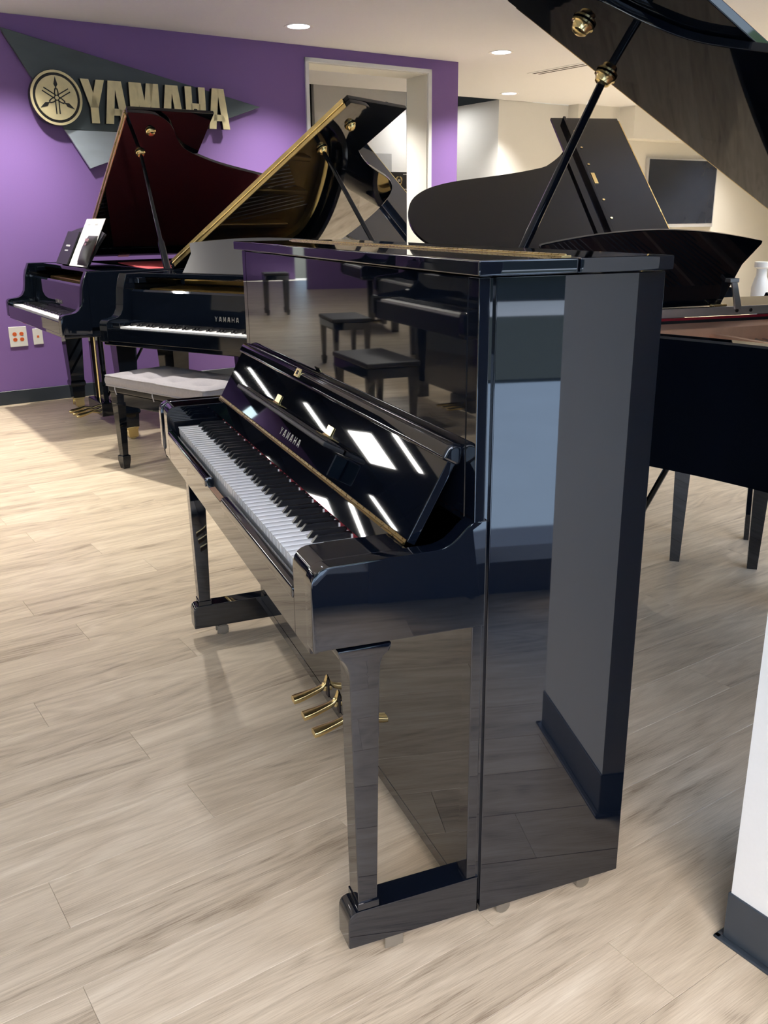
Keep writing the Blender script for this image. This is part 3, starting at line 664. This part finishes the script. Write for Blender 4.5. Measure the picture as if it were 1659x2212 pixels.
    if stick:
        lx, ly = knob[0], Y0+knob[1]
        top = Vector((-HW+lx*math.cos(al)+.02*math.sin(al), ly, zh+lx*math.sin(al)-.02*math.cos(al))); base = Vector((.708, .66 if crimson != 'C' else .80, .965))
        d = top-base
        Bd(MB().tube([base, base+d*.26, base+d*.30, top], [.021, .021, .0125, .011], 10), 'prop_stick', sm=40)
    # legs and pedal lyre
    for x, y in ((-.60, legy), (.60, legy), (-.30, 1.55)): make_leg(t, x, y, .70)
    Bd(MB().box(-.44, -.05, 1.47, 1.63, .66, .70), 'leg_block')
    for x in (lyx-.085, lyx+.085): Bd(MB().prism([(x-.022, .645), (x+.022, .645), (x+.030, .15), (x-.030, .15)], 'y', .365, .400, .003), 'lyre_post')
    Bd(MB().box(lyx-.155, lyx+.155, .335, .425, .060, .150, .006, 2), 'lyre_box')
    for x in (lyx-.028, lyx+.028): Bd(MB().cyl((x, .38, .15), (x, .38, .645), .005, n=8), 'pedal_rod', 'brass')
    for x in (lyx-.09, lyx+.09): Bd(MB().cyl((x, .425, .11), (x, .80, .70), .009, n=8), 'lyre_brace')
    for x in (lyx-.09, lyx, lyx+.09):
        Bd(MB().tube([(x, .335, .080), (x, .29, .092), (x, .25, .082), (x, .205, .074), (x, .185, .070)], [.008, .008, .011, .014, .009], 10), 'pedal', 'brass', sm=50)
    return t
def scaled(p, s): return (CAM.x+(p[0]-CAM.x)*s, CAM.y+(p[1]-CAM.y)*s, 0)
GA = make_grand('grand_piano', scaled((-.564, 4.906), 1.01), R(-79.2), 'black grand piano against the purple wall, raised lid reflecting dark red', R(34.2), 1.035, crimson=True, dy=.29, lean=27, dsc=(1, 1, 1.12))
make_grand('grand_piano', scaled((.207, 3.409), .975), R(-54.4), 'black grand piano behind the grey-cushioned bench, gold hinge along its raised lid', R(32.1), 1.01, dy=.28, lean=55, dsc=(1.3, 1, 1.32))
make_grand('grand_piano', (1.166, 1.576, 0), R(175.9), 'large black grand piano at right with copper-coloured plate, lid towering overhead', R(30.2), 1.045, legy=.64, lyx=.14, plate='copper_plate', knob=(1.165, .025), crimson='C', dy=.50, lean=14, dsc=(.925, 1, 1))
GD = make_grand('grand_piano', (4.362, 4.849, 0), R(79.13), 'black grand piano whose raised lid shows its outside, before the television', R(39.8), 1.024, Y0=.479, FL=.557, ky=1.3, nf=.82, stick=False, knob=())
make_grand('grand_piano', (3.70, 8.49, 0), R(116.5), 'black grand piano beyond the doorway, raised lid seen from outside', R(42.6), 1.03, FL=.55, stick=False, knob=())

# ------------------------------------------------------------------ benches
def make_bench(loc, rz, label, w=.78, d=.36, h=.44, pad='black_leather', foot=True):
    t = empty('piano_bench', loc, rz, label, 'bench', 'piano benches')
    MB().box(-w/2, w/2, -d/2, d/2, h-.085, h-.02, .004).build('seat_frame', 'lacquer', t, 35)
    for sx in (-1, 1):
        for sy in (-1, 1):
            b = bmesh.new(); rings = []; x, y = sx*(w/2-.028), sy*(d/2-.028)
            for z, hh in (((h-.02, .027), (.075, .0165), (.07, .024), (.045, .024), (0, .017)) if foot else ((h-.02, .030), (0, .018))):
                rings.append([b.verts.new((x+a*hh, y+c*hh, z)) for a, c in ((-1, -1), (1, -1), (1, 1), (-1, 1))])
            for a, c in zip(rings, rings[1:]):
                for i in range(4): b.faces.new((a[i], c[i], c[(i+1) % 4], a[(i+1) % 4]))
            b.faces.new(rings[0]); b.faces.new(rings[-1][::-1]); bmesh.ops.recalc_face_normals(b, faces=b.faces[:])
            MB()._add(b).build('leg', 'lacquer', t)
    MB().box(-w/2-.006, w/2+.006, -d/2-.006, d/2+.006, h-.02, h+.012, .008, 3).build('seat_pad', pad, t, 40)
    return t
def make_cushion(loc, rz, label, w=.80, d=.38):
    t = empty('bench_cushion', loc, rz, label, 'cushion')
    tufts = [((i-1.5)*w/4.2, (j-.5)*d/2.2) for i in range(4) for j in range(2)]
    def top(a, c):
        x, y = (a-.5)*w, (c-.5)*d
        e = min(1, min(a, 1-a)*10)*min(1, min(c, 1-c)*6); e = e**.5
        z = .050 + .020*e
        for tx, ty in tufts: z -= .034*math.exp(-((x-tx)**2+(y-ty)**2)/.0020)
        z -= .006*abs(math.sin(a*math.pi*4))*(1-e)*0
        return Vector((x, y, z + .004*math.sin(a*9)*(1-min(1, abs(c-.5)*2))))
    MB().grid(top, 64, 32).build('cushion_top', 'cushion_grey', t, 80)
    per = []
    N_ = 120
    for i in range(N_+1):
        s_ = i/N_*2*(w+d)
        if s_ < w: p = (-w/2+s_, -d/2)
        elif s_ < w+d: p = (w/2, -d/2+s_-w)
        elif s_ < 2*w+d: p = (w/2-(s_-w-d), d/2)
        else: p = (-w/2, d/2-(s_-2*w-d))
        per.append(p)
    def side(a, c):
        i = min(N_, int(round(a*N_))); x, y = per[i]; bul = 1+.018*math.sin(c*math.pi)+.002*math.sin(i*1.7)
        return Vector((x*bul, y*(1+.03*math.sin(c*math.pi)+.004*math.sin(i*1.7)), .052*(1-c)+.002*math.sin(i*.9)*math.sin(c*math.pi)))
    MB().grid(side, N_, 6).build('cushion_side', 'cushion_grey', t, 80)
    for z in (.052, .002): MB().tube([(x*1.004, y*1.008, z) for x, y in per], .0045, 6).build('piping', 'piping_grey', t, 60)
    for sx in (-1, 0, 1):
        for sy in (-1, 1):
            MB().tube([(sx*w*.40, sy*(d/2+.003), .002), (sx*w*.40+.004, sy*(d/2+.008), -.012), (sx*w*.40+.012, sy*(d/2+.006), -.04)], .0032, 6).build('tie', 'piping_grey', t, 60)
    return t
bl = Vector((.085, 3.38, 0)); brz = R(-54.4)
# bench of the gold-hinged grand: near-left leg stands at (-.22, 3.72)
make_bench((.100, 3.48, 0), R(-62), 'black bench with grey tufted cushion in front of the gold-hinged grand')
make_cushion((.100, 3.48, .4525), R(-62), 'grey tufted cushion with piping tied on the piano bench')
make_bench((1.817, 1.458, 0), R(-40.7), 'black bench whose tapered legs show beneath the large right-hand grand', .336, .396, .46, foot=False)

# ------------------------------------------------------------------ things the glossy panels mirror: digital pianos and benches to the left
def make_digital(loc, rz, label):
    t = empty('digital_piano', loc, rz, label, 'piano', 'digital pianos to the left'); w = 1.42
    MB().box(-w/2, w/2, .02, .44, .60, .72, .006, 2).build('key_deck', 'satin_black', t, 35)
    MB().box(-w/2, w/2, .36, .44, .72, .90, .006, 2).build('control_panel', 'lacquer', t, 35)
    MB().prism([(-.45, .90), (.45, .90), (.45, 1.10), (-.45, 1.10)], 'y', .39, .405, .004).build('music_rest', 'lacquer', t)
    for s_ in (-1, 1): MB().prism(rounded([(.0, .62), (.0, .755), (.30, .79), (.44, .92), (.44, 0), (.36, 0), (.34, .60)], [.02, .03, .04, .02, 0, 0, .02]), 'x', s_*w/2-.03, s_*w/2+.03, .003).build('side_panel', 'lacquer', t, 35)
    MB().box(-w/2+.03, w/2-.03, .38, .40, .12, .52).build('back_panel', 'lacquer', t)
    wk = MB(); bk = MB(); k = .0235; x0 = -26*k
    for n in range(52):
        wk.box(x0+n*k+.0006, x0+(n+1)*k-.0006, .03, .18, .715, .737)
        if n < 51 and 'ABCDEFG'[n % 7] not in 'BE': bk.box(x0+(n+1)*k-.0055, x0+(n+1)*k+.0055, .085, .18, .737, .748)
    wk.build('white_keys', 'ivory', t)['kind'] = 'stuff'; bk.build('black_keys', 'ebony', t)['kind'] = 'stuff'
    for x in (-.08, 0, .08): MB().box(x-.014, x+.014, .22, .38, .05, .065, .004).build('pedal', 'brass', t)
    MB().box(-.16, .16, .36, .42, .03, .12, .006).build('pedal_box', 'lacquer', t)
    return t
make_digital((-1.78, 4.25, 0), R(90), 'black digital piano mirrored in the upright front panel, nearest of them')
make_bench((-1.48, 4.15, 0), R(90), 'low black bench mirrored in front of the nearest digital piano', .62, .34)
make_digital((-2.55, 6.35, 0), R(96), 'black digital piano mirrored further left, behind a small bench')
make_bench((-2.15, 6.6, 0), R(96), 'small black bench mirrored before the second digital piano', .56, .34)
make_digital((-3.3, 9.6, 0), R(100), 'black digital piano mirrored far off, nearest the end wall')
make_bench((-2.9, 11.6, 0), R(100), 'far black stool mirrored close to the left end of the panel', .42, .34, .56)
struct(rbuild(MB().box(-40, 40, -20.6, -19.8, -.1, 2.4, .05), 'wall_hedge', 'verge'))
# trees across the street, mirrored in the gloss of the lids
for k in range(6):
    u = -16+k*6.6+rng.uniform(-.4, .4); w = -24.5+rng.uniform(-1, 1); h = rng.uniform(6, 8.5)
    t = empty('street_tree', rp(u, w, -.08), rng.uniform(0, 6), 'leafy street tree mirrored in gloss, ' + ('leftmost', 'second from left', 'third from left', 'third from right', 'second from right', 'rightmost')[k] + ' of the row', 'tree', 'trees across the street')
    MB().tube([(0, 0, 0), (.1, 0, h*.3), (0, .1, h*.55)], [.18, .13, .08], 8).build('trunk', 'bark', t, 60)
    b = bmesh.new(); bmesh.ops.create_icosphere(b, subdivisions=4, radius=1)
    for v in b.verts:
        n = math.sin(v.co.x*7+k)*math.sin(v.co.y*6.3+2*k)*math.sin(v.co.z*6.7)+.5*math.sin(v.co.x*17+v.co.z*13)*math.sin(v.co.y*15+k)
        v.co *= (1+.22*n); v.co = Vector((v.co.x*2.3, v.co.y*2.3, v.co.z*h*.36+h*.64))
    MB()._add(b).build('crown', 'leaf', t, 60)

# ------------------------------------------------------------------ small things on and around the pianos
def on_desk(o, x, lift=0.0, tilt=0.0):
    bpy.context.view_layer.update()
    o.matrix_world = GA.matrix_world @ Matrix.Translation((x, .29, 1.0085)) @ Matrix.Rotation(R(-27), 4, 'X') @ Matrix.Translation((0, -.004-lift, .0)) @ Matrix.Rotation(tilt, 4, 'Y')
t = empty('sheet_music', (0, 0, 0), 0, 'white printed sheet standing on the music desk by the purple wall', 'sheet music')
MB().box(-.20, .20, -.003, 0, .0, .315, .0006).build('page', 'paper_white', t)
for k, z in ((-.10, .27), (.06, .27)): MB().box(k-.03, k+.03, -.0034, -.003, z, z+.012).build('printed_line', 'paper_grey', t)
MB().box(-.02, .10, -.0034, -.003, .08, .17).build('printed_picture', 'photo_tan', t)
MB().box(-.05, .03, -.0036, -.0031, .03, .09).build('printed_figure', 'ink_dark', t)
on_desk(t, .14, .001)
t = empty('black_folder', (0, 0, 0), 0, 'black folder at the left of the music desk, before the white sheet', 'folder')
MB().box(-.14, .14, -.010, 0, 0, .225, .003, 2).build('cover', 'satin_black', t, 35)
MB().box(-.05, .05, -.0104, -.0099, .12, .132).box(-.04, .04, -.0104, -.0099, .09, .098).build('cover_print', 'paper_grey', t)
on_desk(t, -.21, .006)
t = empty('black_pouch', (0, 0, 0), 0, 'puffy black pouch with gold print leaning at the right of the desk', 'pouch')
MB().grid(lambda a, c: Vector(((a-.5)*.22*(1-.10*c), -.030-.028*(math.sin(a*math.pi)*math.sin(c*math.pi))**.5, .19*c)), 16, 12).grid(lambda a, c: Vector(((a-.5)*.22*(1-.10*c), -.030+.022*(math.sin(a*math.pi)*math.sin(c*math.pi))**.5, .19*c)), 16, 12).build('bag', 'black_leather', t, 60)
MB().box(-.02, .05, -.0600, -.0585, .14, .158).box(.0, .035, -.0600, -.0585, .115, .13).build('gold_print', 'brass', t)
on_desk(t, .34, .004)
# brass lock on the folded flap of the grand before the television
fl = [c for c in GD.children if c.name.startswith('lid_flap')][0]
MB().box(.70, .82, .479+.557-.165, .479+.557-.135, .0448, .049, .001).build('flap_lock', 'brass', fl)
# display board beyond the doorway
t = empty('display_board', rp(5.77, 2.60, 0), TH, 'black display board with gold laurel emblem and red edge beyond the doorway', 'display board')
MB().box(-.32, .32, 0, .03, .02, 1.818, .002).build('board', 'satin_black', t)
MB().box(.3205, .332, -.002, .03, .02, 1.80).build('edge_strip', 'red_edge', t)
MB().box(-.34, .34, -.10, .16, 0, .02, .004).build('foot', 'satin_black', t)
lw = MB()
for k in range(14):
    for sgn in (-1, 1):
        a = R(-75+k*11); x, z = sgn*.042*math.cos(a), .045*math.sin(a)
        lw.box(-.004, .004, -.0015, -.0003, -.010, .010, 0, 1, Matrix.Translation((.138+x, 0, 1.72+z)) @ Matrix.Rotation(sgn*(.5+a), 4, 'Y'))
lw.build('laurel_emblem', 'brass_dull', t)
MB().box(.118, .158, -.0015, -.0003, 1.705, 1.735).build('emblem_text', 'paper_grey', t)
MB().box(.20, .26, -.0015, -.0003, 1.785, 1.797).box(.19, .26, -.0015, -.0003, 1.615, 1.625).box(.23, .245, -.0015, -.0003, 1.575, 1.59).build('printed_lines', 'paper_grey', t)
# slim white stand behind the right-hand grand
t = empty('white_stand', (3.49, 3.10, 0), 0, 'slim white column stand glimpsed right of the large grand music desk', 'stand')
MB().lathe([(.16, 0), (.16, .02), (.05, .04), (.045, .30), (.040, .74)], None, 24).build('column', 'casing_white', t, 40)
MB().lathe([(.040, .74), (.048, .78), (.050, .86), (.038, .91), (.030, .93), (.030, .97), (.045, .98), (.045, 1.01)], None, 24).build('capital', 'casing_white', t, 40)
